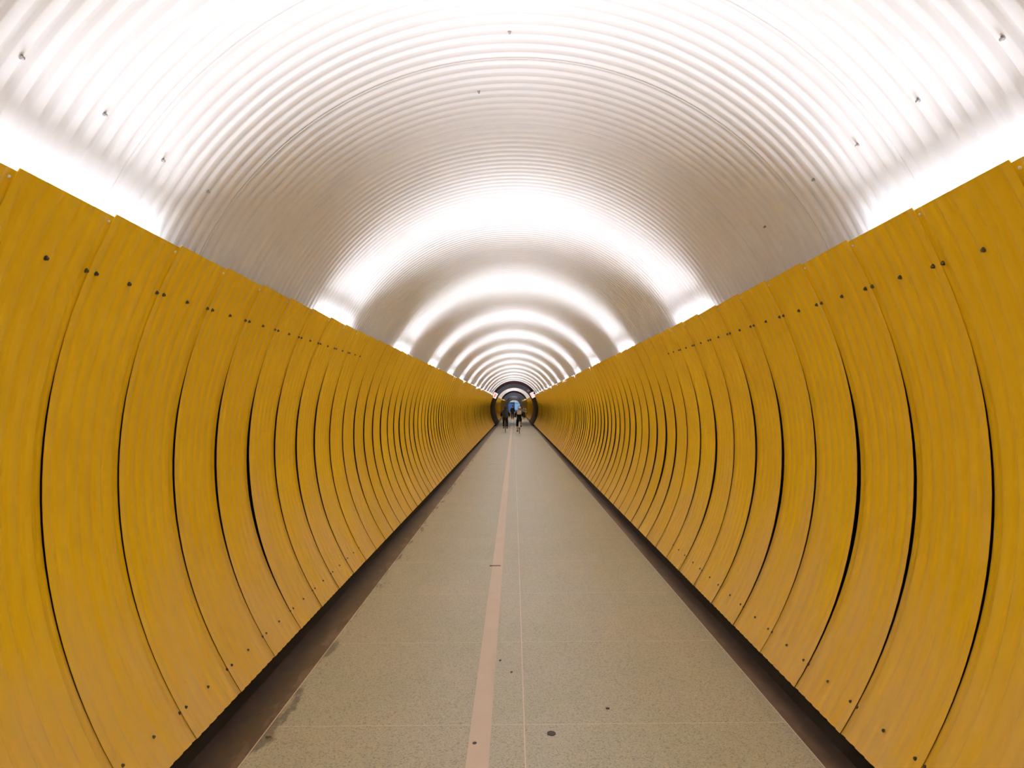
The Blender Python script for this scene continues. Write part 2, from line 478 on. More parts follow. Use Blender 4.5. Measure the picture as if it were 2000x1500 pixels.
# ------------------------------------------------------------------ yellow corrugated panels
def panel_mesh(name, sgn, rnd, nz=30, nrib=6, depth=.010):
    tt = [(0.0, 0), (.42, 0), (.50, .15), (.58, .85), (.64, 1), (.80, 1), (.86, .85), (.94, .15)]
    ts, ds = [], []
    for k in range(nrib):
        for t, d in tt: ts.append((k+t)/nrib*1.01); ds.append(d*depth)
    ts.append(1.01); ds.append(0.0)
    ts = np.array(ts); ds = np.array(ds)
    u = np.linspace(0, 1, nz)
    amp = .004 + .016*rnd.random()**1.5; base = .0015 + .003*rnd.random()
    cen = .40 + .15*rnd.random()
    gap = .0042 + (.002 + base + amp*np.exp(-((u - cen)/.26)**2))*np.clip((.86 - u)/.2, 0, 1)
    gap0 = 0.003*np.sin(u*PI)*rnd.random()
    dz_far = -.013 + .003*rnd.random(); up = .002*rnd.random()
    P = np.zeros((2, len(ts), nz, 3))
    for i, t in enumerate(ts):
        zz = arc_z(nz, ZBOT + .006*rnd.random()*0, ZTOP + up + dz_far*t)
        x = prof(zz); nx, nzv = nrm(zz)
        off = gap*t - gap0*(1-t) + ds[i] + .003
        for s_, th in ((0, 0.), (1, .0035)):
            P[s_, i, :, 0] = sgn*(x + nx*(off+th)); P[s_, i, :, 1] = t*L; P[s_, i, :, 2] = H + zz + nzv*(off+th)
    A, B = P[0], P[1]
    nu = len(ts)
    V = np.concatenate([A.reshape(-1, 3), B.reshape(-1, 3)]); N = nu*nz
    idx = np.arange(N).reshape(nu, nz)
    F = []
    a, b, c, d = idx[:-1, :-1], idx[1:, :-1], idx[1:, 1:], idx[:-1, 1:]
    q = np.stack([a, b, c, d], -1).reshape(-1, 4); q2 = np.stack([a, d, c, b], -1).reshape(-1, 4) + N
    if sgn > 0: q, q2 = q[:, ::-1], q2[:, ::-1]
    def strip(e):
        return [(e[i], e[i+1], e[i+1]+N, e[i]+N) for i in range(len(e)-1)]
    F = q.tolist() + q2.tolist() + strip(idx[0]) + strip(idx[-1][::-1]) + strip(idx[:, 0][::-1]) + strip(idx[:, -1])
    m = mk(name, V, F, True)
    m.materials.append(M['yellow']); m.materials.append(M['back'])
    mi = np.zeros(len(F), np.int32); mi[len(q):len(q)+len(q2)] = 1
    m.polygons.foreach_set('material_index', mi)
    try: m.set_sharp_from_angle(angle=math.radians(50))
    except Exception: pass
    return m, (gap, gap0)
NVAR = 9
rnd = random.Random(11)
VAR = {s: [panel_mesh('corrugated_panel', s, rnd) for _ in range(NVAR)] for s in (-1, 1)}
VARLOW = {s: [panel_mesh('corrugated_panel_plain', s, rnd, nz=12, nrib=1, depth=0.) for _ in range(4)] for s in (-1, 1)}
ORD = ['first','second','third','fourth','fifth','sixth','seventh','eighth','ninth','tenth','eleventh','twelfth','thirteenth','fourteenth','fifteenth','sixteenth','seventeenth','eighteenth','nineteenth','twentieth']
def bolts_on(o, s, var, lower=True):
    gap, gap0 = VAR[s][var][1]
    spots = [(t, .585, M['bolt']) for t in (.085, .53, .965)] + [(.955, .79, M['lit_hole'])]  # pale dot at the top corner imitates lamp light through a hole
    if lower: spots += [(t, -1.555, M['bolt']) for t in (.085, .53, .965)]
    for t, z, mat in spots:
        nx, nz_ = nrm(z); x = float(prof(z)) + nx*.003
        nm = 'bolt' if mat is M['bolt'] else 'hole_light_dot'
        mesh = HOLE_DOT if mat is not M['bolt'] else BM if z > 0 else LB
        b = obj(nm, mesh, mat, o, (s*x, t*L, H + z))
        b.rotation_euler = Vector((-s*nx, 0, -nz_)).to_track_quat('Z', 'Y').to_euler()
        if mat is M['lit_hole']: b['label'] = 'white dot for lamp light through a hole at the panel top corner'
HOLE_DOT = MB().ball((0, 0, 0), (.007, .007, .005), 10, 6).mesh('hole_light_dot', True)
def add_panel(s, y, k, label, group, low=False, bolts=False, lower=True):
    side = 'left' if s < 0 else 'right'
    var = rnd.randrange(NVAR)
    m = VARLOW[s][k % 4][0] if low else VAR[s][var][0]
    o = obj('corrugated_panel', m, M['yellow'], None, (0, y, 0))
    prop(o, label, 'wall panel', group)
    if bolts: bolts_on(o, s, var, lower)
    return o
NF = int((RING0 - Y0)/L)      # panels that fit before the ring
for s, side in ((-1, 'left'), (1, 'right')):
    grp = 'yellow corrugated panels on the %s wall' % side
    for n in range(-26, NF):
        y = Y0 + n*L
        if n < -1: lab = 'curved yellow corrugated panel on the %s wall, nearer than the photo frame shows' % side
        elif n == -1: lab = 'yellow corrugated panel on the %s wall, only its top corner seen at the photo edge' % side
        elif n < 20: lab = 'curved yellow corrugated panel on the %s wall, %s from the %s edge of the photo' % (side, ORD[n], side)
        else: lab = 'narrow-looking yellow corrugated panel far down the %s wall, just before the brown ring' % side
        g_ = grp if n >= -1 else 'yellow panels beside and behind the viewer, %s wall' % side
        add_panel(s, y, n, lab, g_, bolts=(-1 <= n < 10), lower=(n < 9))
    for k in range(50):       # beyond the ring, too small to show parts
        y = RING1 + k*L
        if y + L > RING2: break
        add_panel(s, y, k, 'yellow panel on the %s wall beyond the dark brown ring' % side, 'far yellow panels on the %s wall' % side, low=True)
# last stretch, countless and tiny: one object
MF = MB()
for s in (-1, 1):
    y = RING2 + .6; k = 0
    while y + L*2 < YEND:
        zs = arc_z(9); x = prof(zs)
        for t in range(2): pass
        V = [(s*(x[i] + (0 if e == 0 else .012) + .002*(k % 3)), y + e*(L*2-.03), H + zs[i]) for e in (0, 1) for i in range(9)]
        V += [(s*(abs(v[0]) + .01), v[1], v[2]) for v in V]
        F = [(i, i+9, i+10, i+1) for i in range(8)] + [(i+18, i+19, i+28, i+27) for i in range(8)] + [(i, i+1, i+19, i+18) for i in range(8)]
        MF.add(V, F); y += L*2; k += 1
prop(obj('distant_panels', MF.mesh('distant_panels'), M['yellow']), 'tiny yellow wall panels in the darker last stretch before the exit', 'wall panels', kind='stuff')

# ------------------------------------------------------------------ lamps behind the panel tops (hidden light sources of the place, with more added in the last stretch)
def lamp_parts():
    b = MB().box((.022, 0, .012), (.036, 1.66, .024)); h = b.mesh('housing')
    t = MB().tube([(0, -.80, .048), (0, .80, .048)], .010, 10)
    return h, t.mesh('tube', True), MB().box((.022, -.808, .036), (.03, .016, .03)).mesh('end_cap'), MB().tube([(.030, 0, .002), (.075, 0, -.05), (.098, 0, -.142)], .008, 8).mesh('bracket')
HOUS, TUBE, CAPM, BRK = lamp_parts()
LD = bpy.data.lights.new('lamp_glow', 'AREA'); LD.shape = 'RECTANGLE'; LD.size = .03; LD.size_y = 1.60
LD.energy = LAMP_POWER; LD.color = LAMP_COLOR; LD.spread = math.radians(LAMP_SPREAD)
def lamp(s, y):
    side = 'left' if s < 0 else 'right'
    e = empty('fluorescent_lamp', (s*1.783, y, H + .747), (0, 0, 0 if s > 0 else PI))
    prop(e, 'white fluorescent lamp hidden behind the panel tops of the %s wall' % side, 'lamp', 'hidden fluorescent lamps on the %s side' % side)
    obj('housing', HOUS, M['white'], e); obj('tube', TUBE, M['tube'], e)
    obj('end_cap', CAPM, M['white'], e); obj('end_cap', CAPM, M['white'], e, (0, 1.616, 0))
    obj('bracket', BRK, M['bolt'], e, (0, -.6, 0)); obj('bracket', BRK, M['bolt'], e, (0, .6, 0))
    lo = bpy.data.objects.new('lamp_glow', LD); COL.objects.link(lo); lo.parent = e
    lo.location = (-.012, 0, .052)
    d = Vector((-math.cos(LAMP_ELEV), 0, math.sin(LAMP_ELEV)))        # asymmetric optic throws the light across the vault
    lo.rotation_euler = (0, math.atan2(-d.x, -d.z), 0)
ylamps = [7.85 + 4.7*k for k in range(-4, 40)]
for y in ylamps:
    if YBACK + 1 < y < RING0 - .8 or RING1 + .8 < y < RING2 - .8 or (RING2 + 1.5 < y < YEND - 2 and round((y - 7.85)/4.7) % 2 == 0):  # every other lamp in the last stretch, added to brighten it
        for s in (-1, 1): lamp(s, y)

# ------------------------------------------------------------------ dark brown ring
def ring_profile(n_side=16, n_top=40):
    zs = arc_z(n_side, -1.836, .80); pts = [(float(prof(max(z, ZBOT)) - (.0 if z >= ZBOT else (ZBOT - z)*.55)), float(z)) for z in zs]
    c = -.1875; R = 1.9675
    a0 = math.atan2(.80 - c, pts[-1][0])
    # join smoothly to the top arc
    x1, z1 = pts[-1]; R = (x1*x1 + (z1-1.78)**2)/(2*(1.78 - z1)); c = 1.78 - R
    a0 = math.atan2(z1 - c, x1)
    top = [(R*math.cos(a), c + R*math.sin(a)) for a in np.linspace(a0, PI - a0, n_top)][1:-1]
    return [(x, z) for x, z in pts] + top + [(-x, z) for x, z in pts[::-1]]
RP = ring_profile()
def lining(name, y0, y1, scale_out, mat):
    n = len(RP)
    inn = [(x, z) for x, z in RP]; out = [(x*scale_out, max(-H, z*scale_out)) for x, z in RP]
    V = [(x, y0, H+z) for x, z in inn] + [(x, y1, H+z) for x, z in inn] + [(x, y0, H+z) for x, z in out] + [(x, y1, H+z) for x, z in out]
    F = []
    for i in range(n-1):
        F += [(i, i+1, n+i+1, n+i), (2*n+i, 3*n+i, 3*n+i+1, 2*n+i+1), (i, 2*n+i, 2*n+i+1, i+1), (n+i, n+i+1, 3*n+i+1, 3*n+i)]
    b = MB().add(V, F)
    return b.mesh(name, True)
NS = 16; 
ring = empty('tunnel_ring', (0, RING0, 0))
prop(ring, 'dark brown ring lining the tunnel walls and vault, below two red signs', 'tunnel ring')
o = obj('lining', lining('lining', .002, RING1-RING0-.002, 1.17, M['brown']), M['brown'], ring)
# polished black cap on the crown of the ring
cap = []
n = len(RP); a, b_ = NS + 2, n - NS - 2
V = []; F = []
for y in (.001, RING1-RING0-.001):
    for x, z in RP[a:b_]: V.append((x*.992, y, H + z*.992))
m_ = b_ - a
for i in range(m_-1): F.append((i, i+1, m_+i+1, m_+i))
V += [(x*1.01, .001, H+z*1.01) for x, z in RP[a:b_]]
for i in range(m_-1): F.append((i, 2*m_+i, 2*m_+i+1, i+1))
o = obj('crown_sheet', MB().add(V, F).mesh('crown_sheet', True), M['mirror_black'], ring)
o['label'] = 'polished black sheet on the ring crown'
# second thin dark ring further on
r2 = obj('thin_ring', lining('thin_ring', .002, .498, 1.17, M['brown']), M['brown'], None, (0, RING2, 0))
prop(r2, 'thin dark ring further down the tunnel, beyond the broad brown ring', 'tunnel ring')

# signs on the ring
def sign(cx, cz, ang, marks, label):
    e = empty('lit_sign', (cx, RING0 - .10, H + cz), (0, ang, 0))
    prop(e, label, 'sign', 'red and white signs on the brown ring')
    obj('frame', MB().box((0, 0, 0), (.40, .07, .50)).mesh('frame'), M['dark_frame'], e)
    obj('face', MB().box((0, -.04, 0), (.36, .02, .46)).mesh('face'), M['lit_white'], e)
    mk_ = MB()
    for x, z, w_, h_ in marks: mk_.box((x, -.054, z), (w_, .01, h_))
    obj('lettering', mk_.mesh('lettering'), M['lit_red'], e)
sign(-1.63, .79, math.radians(28), [(-.12, .02, .05, .34), (0.0, 0, .09, .38), (.11, .03, .05, .30)], 'red and white lit sign on the left side of the brown ring')
sign(1.60, .80, math.radians(-28), [(-.13, .0, .05, .38), (-.03, .13, .05, .10), (0.0, -.02, .05, .10), (.04, -.15, .05, .10), (.10, .15, .12, .05), (.14, .02, .04, .20)], 'red and white lit sign on the right side of the brown ring')
bx = MB().box((0, 0, 0), (.20, .16, .16)); bx.box((0, -.09, 0), (.12, .03, .10))
prop(obj('alarm_box', bx.mesh('alarm_box'), M['redbrown'], None, (1.22, RING0 - .10, H + 1.16), (0, math.radians(-45), 0)), 'small red-brown box on the upper right of the brown ring', 'box')
sc_ = empty('security_camera', (1.70, RING0 - .42, H + .92))
prop(sc_, 'small black camera beside the right lit sign', 'camera')
obj('housing', MB().box((0, 0, 0), (.13, .26, .11)).mesh('housing'), M['dark_frame'], sc_)
obj('lens', MB().tube([(0, -.13, 0), (0, -.17, 0)], .035, 12).mesh('lens'), M['mirror_black'], sc_)
obj('bracket', MB().tube([(0, .0, .05), (.03, .26, .10)], .012, 8).mesh('bracket'), M['bolt'], sc_)

# ------------------------------------------------------------------ far end: end wall with arched opening and the street beyond
def end_wall():
    ow, oz = 1.42, 1.0
    inner = []
    inner.append((ow, -H)); inner.append((ow, -.35))
    for a in np.linspace(0, PI, 24)[1:-1]: inner.append((ow*math.cos(a), -.35 + (oz+.35)*math.sin(a)))
    inner.append((-ow, -.35)); inner.append((-ow, -H))
    outer = []
    for x, z in inner:
        a = math.atan2(z + .3, x) if z > -H else None
        outer.append((math.copysign(2.25, x), -H) if a is None else (2.25*math.cos(a), -.3 + 2.6*math.sin(a)))
    n = len(inner); V = []; F = []
    for y in (0, .5):
        V += [(x, y, H+z) for x, z in inner] + [(x, y, H+z) for x, z in outer]
    for i in range(n-1):
        F += [(i, i+1, n+i+1, n+i), (2*n+i, 3*n+i, 3*n+i+1, 2*n+i+1), (i, 2*n+i, 2*n+i+1, i+1), (n+i, n+i+1, 3*n+i+1, 3*n+i)]
    return MB().add(V, F).mesh('wall_end', True)
prop(obj('wall_end', end_wall(), M['pale_wall'], None, (0, YEND, 0)), 'pale end wall with an arched opening to the street', kind='structure')
# door frame bars in the opening
gf = empty('glazed_door_frame', (0, YEND + .3, 0))
prop(gf, 'glazed door frame in the arched exit at the far end', 'door frame')
fb = MB(); fb.tube([(0, 0, 2.10), (0, 0, H + .92)], .035, 8); fb.box((0, 0, 2.08), (2.8, .07, .07))
obj('bars', fb.mesh('bars'), M['dark_frame'], gf)
obj('post', MB().box((-1.38, 0, 1.05), (.06, .08, 2.1)).mesh('post'), M['dark_frame'], gf)
obj('post', MB().box((1.38, 0, 1.05), (.06, .08, 2.1)).mesh('post'), M['dark_frame'], gf)
gs = MB().box((-.55, -.06, 2.25), (.62, .04, .26))
prop(obj('exit_sign', gs.mesh('exit_sign'), M['teal'], None, (0, YEND+.25, 0)), 'small teal sign above the far exit', 'sign')
prop(slab('street_paving', [(-30, YEND+.5), (30, YEND+.5), (30, YEND+60), (-30, YEND+60)], -.2, -.005, M['asphalt'], 'grey street paving outside the far exit', 'paving'), kind='structure')
fc = empty('street_building', (0, YEND + 26, 0))
prop(fc, 'blue shopfront building across the street beyond the exit', 'building')
obj('wall', MB().box((0, .2, 4.0), (40, .4, 8.0)).mesh('wall'), M['blue'], fc)
obj('fascia', MB().box((0, -.05, 2.75), (40, .3, .6)).mesh('fascia'), M['white'], fc)
for i in range(-6, 7):
    w_ = obj('window', MB().box((i*2.0 + .9, -.03, 1.4), (1.5, .1, 2.0)).mesh('window'), M['cyan'] if i in (0, 1) else M['blue'], fc)
    obj('window_frame', MB().box((i*2.0, -.06, 1.4), (.12, .16, 2.6)).mesh('window_frame'), M['dark_frame'], w_)

# ------------------------------------------------------------------ people
def skin_mesh(name, nodes, edges, sub=2, root=0):
    """nodes: [(x,y,z,rx,ry)], edges: [(a,b)] -> evaluated skin+subsurf mesh"""
    me = bpy.data.meshes.new(name)
    me.from_pydata([n[:3] for n in nodes], edges, [])
    o = bpy.data.objects.new('tmp', me); COL.objects.link(o)
    o.modifiers.new('s', 'SKIN'); md = o.modifiers.new('u', 'SUBSURF'); md.levels = sub; md.render_levels = sub
    sv = me.skin_vertices[0].data
    for i, nn in enumerate(nodes):
        sv[i].radius = (nn[3], nn[4] if len(nn) > 4 else nn[3]); sv[i].use_root = (i == root)
    dg = bpy.context.evaluated_depsgraph_get(); dg.update()
    out = bpy.data.meshes.new_from_object(o.evaluated_get(dg)); out.name = name
    bpy.data.objects.remove(o); out.shade_smooth()
    return out

def join_into(mesh, mb):
    bm = bmesh.new(); bm.from_mesh(mesh)
    m2 = mb.mesh('tmp', True); bm.from_mesh(m2); bm.to_mesh(mesh); bm.free()
    mesh.shade_smooth(); return mesh

def head_mb(b, c, fwd=Vector((0, 1, 0)), r=.095, sc=1.0):
    """head with face towards fwd (in the xy plane)"""
    yaw = math.atan2(-fwd.x, fwd.y); R = Matrix.Rotation(yaw, 3, 'Z')
    def f(v):
        v = v.copy()
        if v.z < 0: v.x *= 1 + .30*v.z; v.y = v.y*(1 + .12*v.z) + (-.10*v.z)
        return v
    hb = MB(); hb.ball((0, 0, 0), (.076*sc, .096*sc, .118*sc), 20, 14, f)
    hb.ball((0, .100*sc, -.015*sc), (.012*sc, .020*sc, .024*sc), 8, 6)                 # nose
    for s in (-1, 1):
        hb.ball((s*.078*sc, -.005, -.01*sc), (.010*sc, .020*sc, .032*sc), 8, 6)         # ears
        hb.ball((s*.030*sc, .086*sc, .012*sc), (.013*sc, .010*sc, .009*sc), 8, 6)       # eyes
    hb.ball((0, .090*sc, -.060*sc), (.024*sc, .010*sc, .008*sc), 8, 6)                  # mouth
    b.add([R @ Vector(v) + Vector(c) for v in hb.V], hb.F)

def hand_mb(b, p, d, side, curl=.6):
    """palm and five fingers from the wrist p along d; side = +-1"""
    d = Vector(d).normalized(); up = Vector((0, 0, 1))
    lat = d.cross(up)
    if lat.length < .1: lat = Vector((0, 1, 0))      # arm hangs: fingers spread fore and aft
    lat.normalize(); pn = lat.cross(d).normalized()
    if abs(d.z) > .8: pn = Vector((-side, 0, 0))
    p = Vector(p)
    b.tube([p, p + d*.04, p + d*.085], [.024, .036, .034], 10)
    for i, (o_, ln) in enumerate(((-.030, .060), (-.010, .072), (.011, .068), (.030, .054))):
        q = p + d*.08 + lat*o_
        d2 = (d - pn*curl).normalized(); d3 = (d - pn*curl*2.5).normalized()
        b.tube([q, q + d*ln*.4, q + d*ln*.4 + d2*ln*.35, q + d*ln*.4 + d2*ln*.35 + d3*ln*.3], [.010, .0095, .009, .007], 6)
    q = p + d*.03 - lat*.030
    b.tube([q, q - lat*.02 + d*.025, q - lat*.022 + d*.055 - pn*.01], [.012, .011, .008], 6)

def person(name, loc, label, J, cloth, yaw=0.0):
    """J: joint dictionary in local metres. cloth: materials and options."""
    e = empty(name, loc, (0, 0, yaw))
    prop(e, label, 'person')
    P = {k: Vector(v) for k, v in J.items()}
    # --- body: one continuous skinned figure, pelvis at the root
    nodes = []; ix = {}; edges = []
    def nd(k, p, rx, ry=None):
        ix[k] = len(nodes); nodes.append((p.x, p.y, p.z, rx, ry if ry else rx)); return k
    def ed(a, c): edges.append((ix[a], ix[c]))
    nd('pelvis', P['pelvis'], .115, .085)
    nd('waist', P['pelvis'].lerp(P['chest'], .45), .12, .09); ed('pelvis', 'waist')
    nd('chest', P['chest'], .14, .10); ed('waist', 'chest')
    nd('neck', P['neck'], .05); ed('chest', 'neck')
    nd('skull', P['head'] - Vector((0, 0, .05)), .06); ed('neck', 'skull')
    for s in 'lr':
        nd('sh'+s, P['sh'+s], .055); ed('chest', 'sh'+s)
        nd('el'+s, P['el'+s], .042); ed('sh'+s, 'el'+s)
        nd('wr'+s, P['wr'+s], .026); ed('el'+s, 'wr'+s)
        nd('hip'+s, P['hip'+s], .068); ed('pelvis', 'hip'+s)
        nd('kn'+s, P['kn'+s], .055); ed('hip'+s, 'kn'+s)
        cf = P['kn'+s].lerp(P['an'+s], .3); nd('cf'+s, cf, .052); ed('kn'+s, 'cf'+s)
        nd('an'+s, P['an'+s], .034); ed('cf'+s, 'an'+s)
    body = skin_mesh('body', nodes, edges)
    ex = MB(); head_mb(ex, P['head'], P.get('look', Vector((0, 1, 0))))
    for s, sg in (('l', -1), ('r', 1)):
        hand_mb(ex, P['wr'+s], P.get('hd'+s, P['wr'+s] - P['el'+s]), sg, cloth.get('curl', .5))
    join_into(body, ex)
    obj('body', body, M['skin'], e)
    # --- jacket over torso and arms
    jn = []; je = []; jx = {}
    def jd(k, p, rx, ry=None): jx[k] = len(jn); jn.append((p.x, p.y, p.z, rx, ry if ry else rx))
    hem = cloth.get('hem', .02); w_ = cloth.get('w', 1.0)
    dirn = (P['chest'] - P['pelvis']).normalized()
    jd('h', P['pelvis'] - dirn*hem, .175*w_, .135*w_); jd('m', P['pelvis'].lerp(P['chest'], .5), .175*w_, .135*w_)
    jd('c', P['chest'], .18*w_, .135*w_); jd('n', P['neck'].lerp(P['chest'], .12), .075)
    je += [(0, 1), (1, 2), (2, 3)]
    for s in 'lr':
        jd('s'+s, P['sh'+s], .078*w_); jd('e'+s, P['el'+s], .062*w_); jd('w'+s, P['el'+s].lerp(P['wr'+s], .93), .044)
        je += [(jx['c'], jx['s'+s]), (jx['s'+s], jx['e'+s]), (jx['e'+s], jx['w'+s])]
    o = obj('jacket', skin_mesh('jacket', jn, je, 2, 1), cloth['jacket'], e)
    # --- trousers
    tn = []; te = []; 
    tn.append((*P['pelvis'], .155, .140)); tn.append((*P['pelvis'].lerp(P['chest'], .25), .14, .11)); te.append((0, 1))
    for s in 'lr':
        b0 = len(tn); end = cloth.get('leg', .95)
        tn.append((*P['hip'+s], .116, .116)); tn.append((*P['kn'+s], .074, .074)); tn.append((*P['kn'+s].lerp(P['an'+s], end), .056 if end > .5 else .068, .056 if end > .5 else .068))
        te += [(0, b0), (b0, b0+1), (b0+1, b0+2)]
    obj('trousers', skin_mesh('trousers', tn, te), cloth['trousers'], e)
    # --- shoes
    for s in 'lr':
        a = P['an'+s]; f = P.get('toe', Vector((0, 1, 0))).normalized()
        sh = MB(); q = a - Vector((0, 0, .045))
        sh.tube([a + Vector((0, 0, .01)), a - Vector((0, 0, .04))], [.045, .05], 10)
        sh.tube([q - f*.065, q - f*.02, q + f*.08, q + f*.15, q + f*.185], [.030, .042, .042, .038, .018], 10)
        obj('shoe', sh.mesh('shoe', True), M['shoe'], e)
    return e, P

def scapula(P, wd=.19):
    return P
def cyclist(lean, headz, foot_l_low, wid):
    hipz = .93
    foot = (.17, -.02) if foot_l_low else (-.02, .17)
    zl, zr = (.19, .50) if foot_l_low else (.30, .30)
    yl, yr = (.12, .12) if foot_l_low else (.26, -.06)
    c = Vector((0, -.14 + lean*.42, hipz + .37))
    J = {'pelvis': (0, -.14, hipz), 'chest': c, 'neck': (0, c.y + lean*.17, c.z + .16), 'head': (0, c.y + lean*.17 + .07, headz - .118),
         'shl': (-.175*wid, c.y + .06, c.z + .06), 'shr': (.175*wid, c.y + .06, c.z + .06),
         'ell': (-.265*wid, c.y + .19, c.z - .18), 'elr': (.265*wid, c.y + .19, c.z - .18),
         'wrl': (-.25, .46, 1.06), 'wrr': (.25, .46, 1.06), 'hdl': (0.05, .8, -.1), 'hdr': (-.05, .8, -.1),
         'hipl': (-.09, -.12, hipz - .04), 'hipr': (.09, -.12, hipz - .04),
         'anl': (-.12, yl, zl), 'anr': (.12, yr, zr)}
    for s, sg in (('l', -1), ('r', 1)):      # knees from two-bone lengths
        h = Vector(J['hip'+s]); a = Vector(J['an'+s]); D = (a-h).length; T = .43; S = .42
        D2 = min(D, T+S-.003); x = (T*T - S*S + D2*D2)/(2*D2); hh = math.sqrt(max(0, T*T - x*x))
        dd = (a-h).normalized(); fw = Vector((0, 1, 0)); fw = (fw - dd*fw.dot(dd)).normalized()
        J['kn'+s] = h + dd*x + fw*hh + Vector((sg*.02, 0, 0))
    return J

def bicycle(loc, frame_mat, fender_mat, label, yaw=0.0, crank_low_left=True):
    e = empty('bicycle', loc, (0, 0, yaw)); prop(e, label, 'bicycle')
    R = .34; ra, fa, bb = Vector((0, -.47, R)), Vector((0, .58, R)), Vector((0, -.02, .29))
    seat, hd, hd2 = Vector((0, -.18, .80)), Vector((0, .40, .86)), Vector((0, .43, .74))
    f = MB()
    f.tube([bb, seat], .016); f.tube([seat, hd], .016); f.tube([bb, hd2], .019); f.tube([hd2, hd], .02)
    for s in (-.05, .05):
        f.tube([bb + Vector((s*.6, 0, 0)), ra + Vector((s, 0, 0))], .010); f.tube([seat, ra + Vector((s, 0, 0))], .009)
        f.tube([hd2 + Vector((s*.6, .02, -.04)), fa + Vector((s, 0, 0))], .012)
    f.tube([hd2, hd2 + Vector((0, .02, -.05))], .03)
    obj('frame', f.mesh('frame', True), frame_mat, e)
    for c in (ra, fa):
        w0 = obj('wheel', MB().torus((0, 0, 0), R-.035, .010, 'X', 36, 8).mesh('wheel', True), M['chrome'], e, c)
        obj('tyre', MB().torus((0, 0, 0), R-.018, .018, 'X', 36, 8).mesh('tyre', True), M['rubber'], w0)
        sp = MB().tube([(-.05, 0, 0), (.05, 0, 0)], .02, 8)
        for k in range(20):
            a = 2*PI*k/20; sp.tube([((-1)**k*.025, 0, 0), (0, (R-.04)*math.cos(a), (R-.04)*math.sin(a))], .0012, 4)
        obj('spokes', sp.mesh('spokes'), M['chrome'], w0)
    sa = MB(); sa.tube([seat + Vector((0, .01, 0)), seat + Vector((0, -.03, .09))], .013)
    obj('seat_post', sa.mesh('seat_post'), M['chrome'], e)
    sd = MB().ball((0, -.20, .885), (.075, .13, .03), 14, 8); sd.ball((0, -.09, .885), (.03, .10, .022), 10, 6)
    obj('saddle', sd.mesh('saddle', True), M['rubber'], e)
    hb = MB().tube([hd, hd + Vector((0, -.01, .13)), (0, .46, 1.03)], .014)
    hb.tube([(-.30, .40, 1.04), (-.20, .46, 1.05), (0, .47, 1.03), (.20, .46, 1.05), (.30, .40, 1.04)], .012)
    h0 = obj('handlebar', hb.mesh('handlebar', True), M['chrome'], e)
    for s in (-1, 1):
        obj('grip', MB().tube([(s*.31, .395, 1.04), (s*.21, .455, 1.05)], .019).mesh('grip', True), M['rubber'], h0)
    if fender_mat:
        fd = MB(); n = 16
        V = []
        for i in range(n+1):
            a = math.radians(20 + 150*i/n)
            for s in (-.030, .030): V.append((s, ra.y + (R+.03)*math.cos(a), R + (R+.03)*math.sin(a)))
        for i in range(n+1):
            a = math.radians(20 + 150*i/n)
            for s in (-.030, .030): V.append((s, ra.y + (R+.034)*math.cos(a), R + (R+.034)*math.sin(a)))
        F = [(2*i, 2*i+1, 2*i+3, 2*i+2) for i in range(n)] + [(2*(n+1)+2*i, 2*(n+1)+2*i+2, 2*(n+1)+2*i+3, 2*(n+1)+2*i+1) for i in range(n)]
        fm = obj('rear_mudguard', fd.add(V, F).mesh('rear_mudguard', True), fender_mat, e)
    cr = MB(); low = Vector((0, .06, -.16)) if crank_low_left else Vector((0, .17, .01))
    cr.torus((.055, bb.y, bb.z), .085, .006, 'X', 24, 6)
    for s, d in ((-1, low), (1, -low)):
        p = bb + Vector((s*.07, 0, 0)); cr.tube([p, p + d], .010)
    obj('crank', cr.mesh('crank', True), M['chrome'], e)
    for s, d in ((-1, low), (1, -low)):
        p = bb + Vector((s*.12, 0, 0)) + d
        obj('pedal', MB().box(p, (.09, .08, .02)).mesh('pedal'), M['rubber'], e)
    rl = MB().tube([(0, -.40, .80), (0, -.43, .80)], .022, 10)
    rl.tube([(0, -.24, .78), (0, -.42, .80)], .006, 6)
    o = obj('rear_light', rl.mesh('rear_light', True), M['red'], e)
    return e

def at_floor(px, py):
    x, y = floor_at(px, py); return x, y
# left rider: black hooded jacket. wheel touches the floor at (987, 844)
x, y = at_floor(986.9, 844.1)
YL = y + .47
bicycle((x, YL, 0), M['bike_dark'], None, 'dark bicycle ridden by the hooded person on the left', crank_low_left=False)
J = cyclist(.55, 1.70, False, 1.08)
e, P = person('person', (x, YL, 0), 'person in a black hooded jacket riding the left bicycle, seen from behind', J,
              {'jacket': M['char'], 'trousers': M['trouser'], 'w': 1.22, 'hem': .09, 'leg': .93})
hd = MB().ball(P['head'] + Vector((0, -.02, .0)), (.112, .125, .140), 18, 12); hd.tube([P['head'] + Vector((0, -.03, -.09)), P['neck'] + Vector((0, -.04, -.06))], [.10, .13], 14)
obj('hood', hd.mesh('hood', True), M['char'], e)
# right rider: white helmet, beige backpack, bare calves
x, y = at_floor(1014.3, 847.4)
YR = y + .47
bicycle((x, YR, 0), M['bike_grey'], M['white'], 'bicycle with white rear mudguard ridden by the person with a backpack')
J = cyclist(.50, 1.70, True, .95)
e, P = person('person', (x, YR, 0), 'person in white helmet and black jacket riding the right bicycle, wearing a backpack', J,
              {'jacket': M['black'], 'trousers': M['trouser'], 'w': 1.0, 'hem': .05, 'leg': .42})
def dome(v):
    v = v.copy(); v.z = max(v.z, -.15); return v
hm = MB().ball(P['head'] + Vector((0, -.01, .03)), (.112, .145, .125), 20, 14, dome)
h_ = obj('helmet', hm.mesh('helmet', True), M['white'], e)
vt = MB()
for s in (-.035, 0, .035): vt.tube([P['head'] + Vector((s, -.125, .09)), P['head'] + Vector((s, -.06, .150)), P['head'] + Vector((s, .05, .155))], .012, 8)
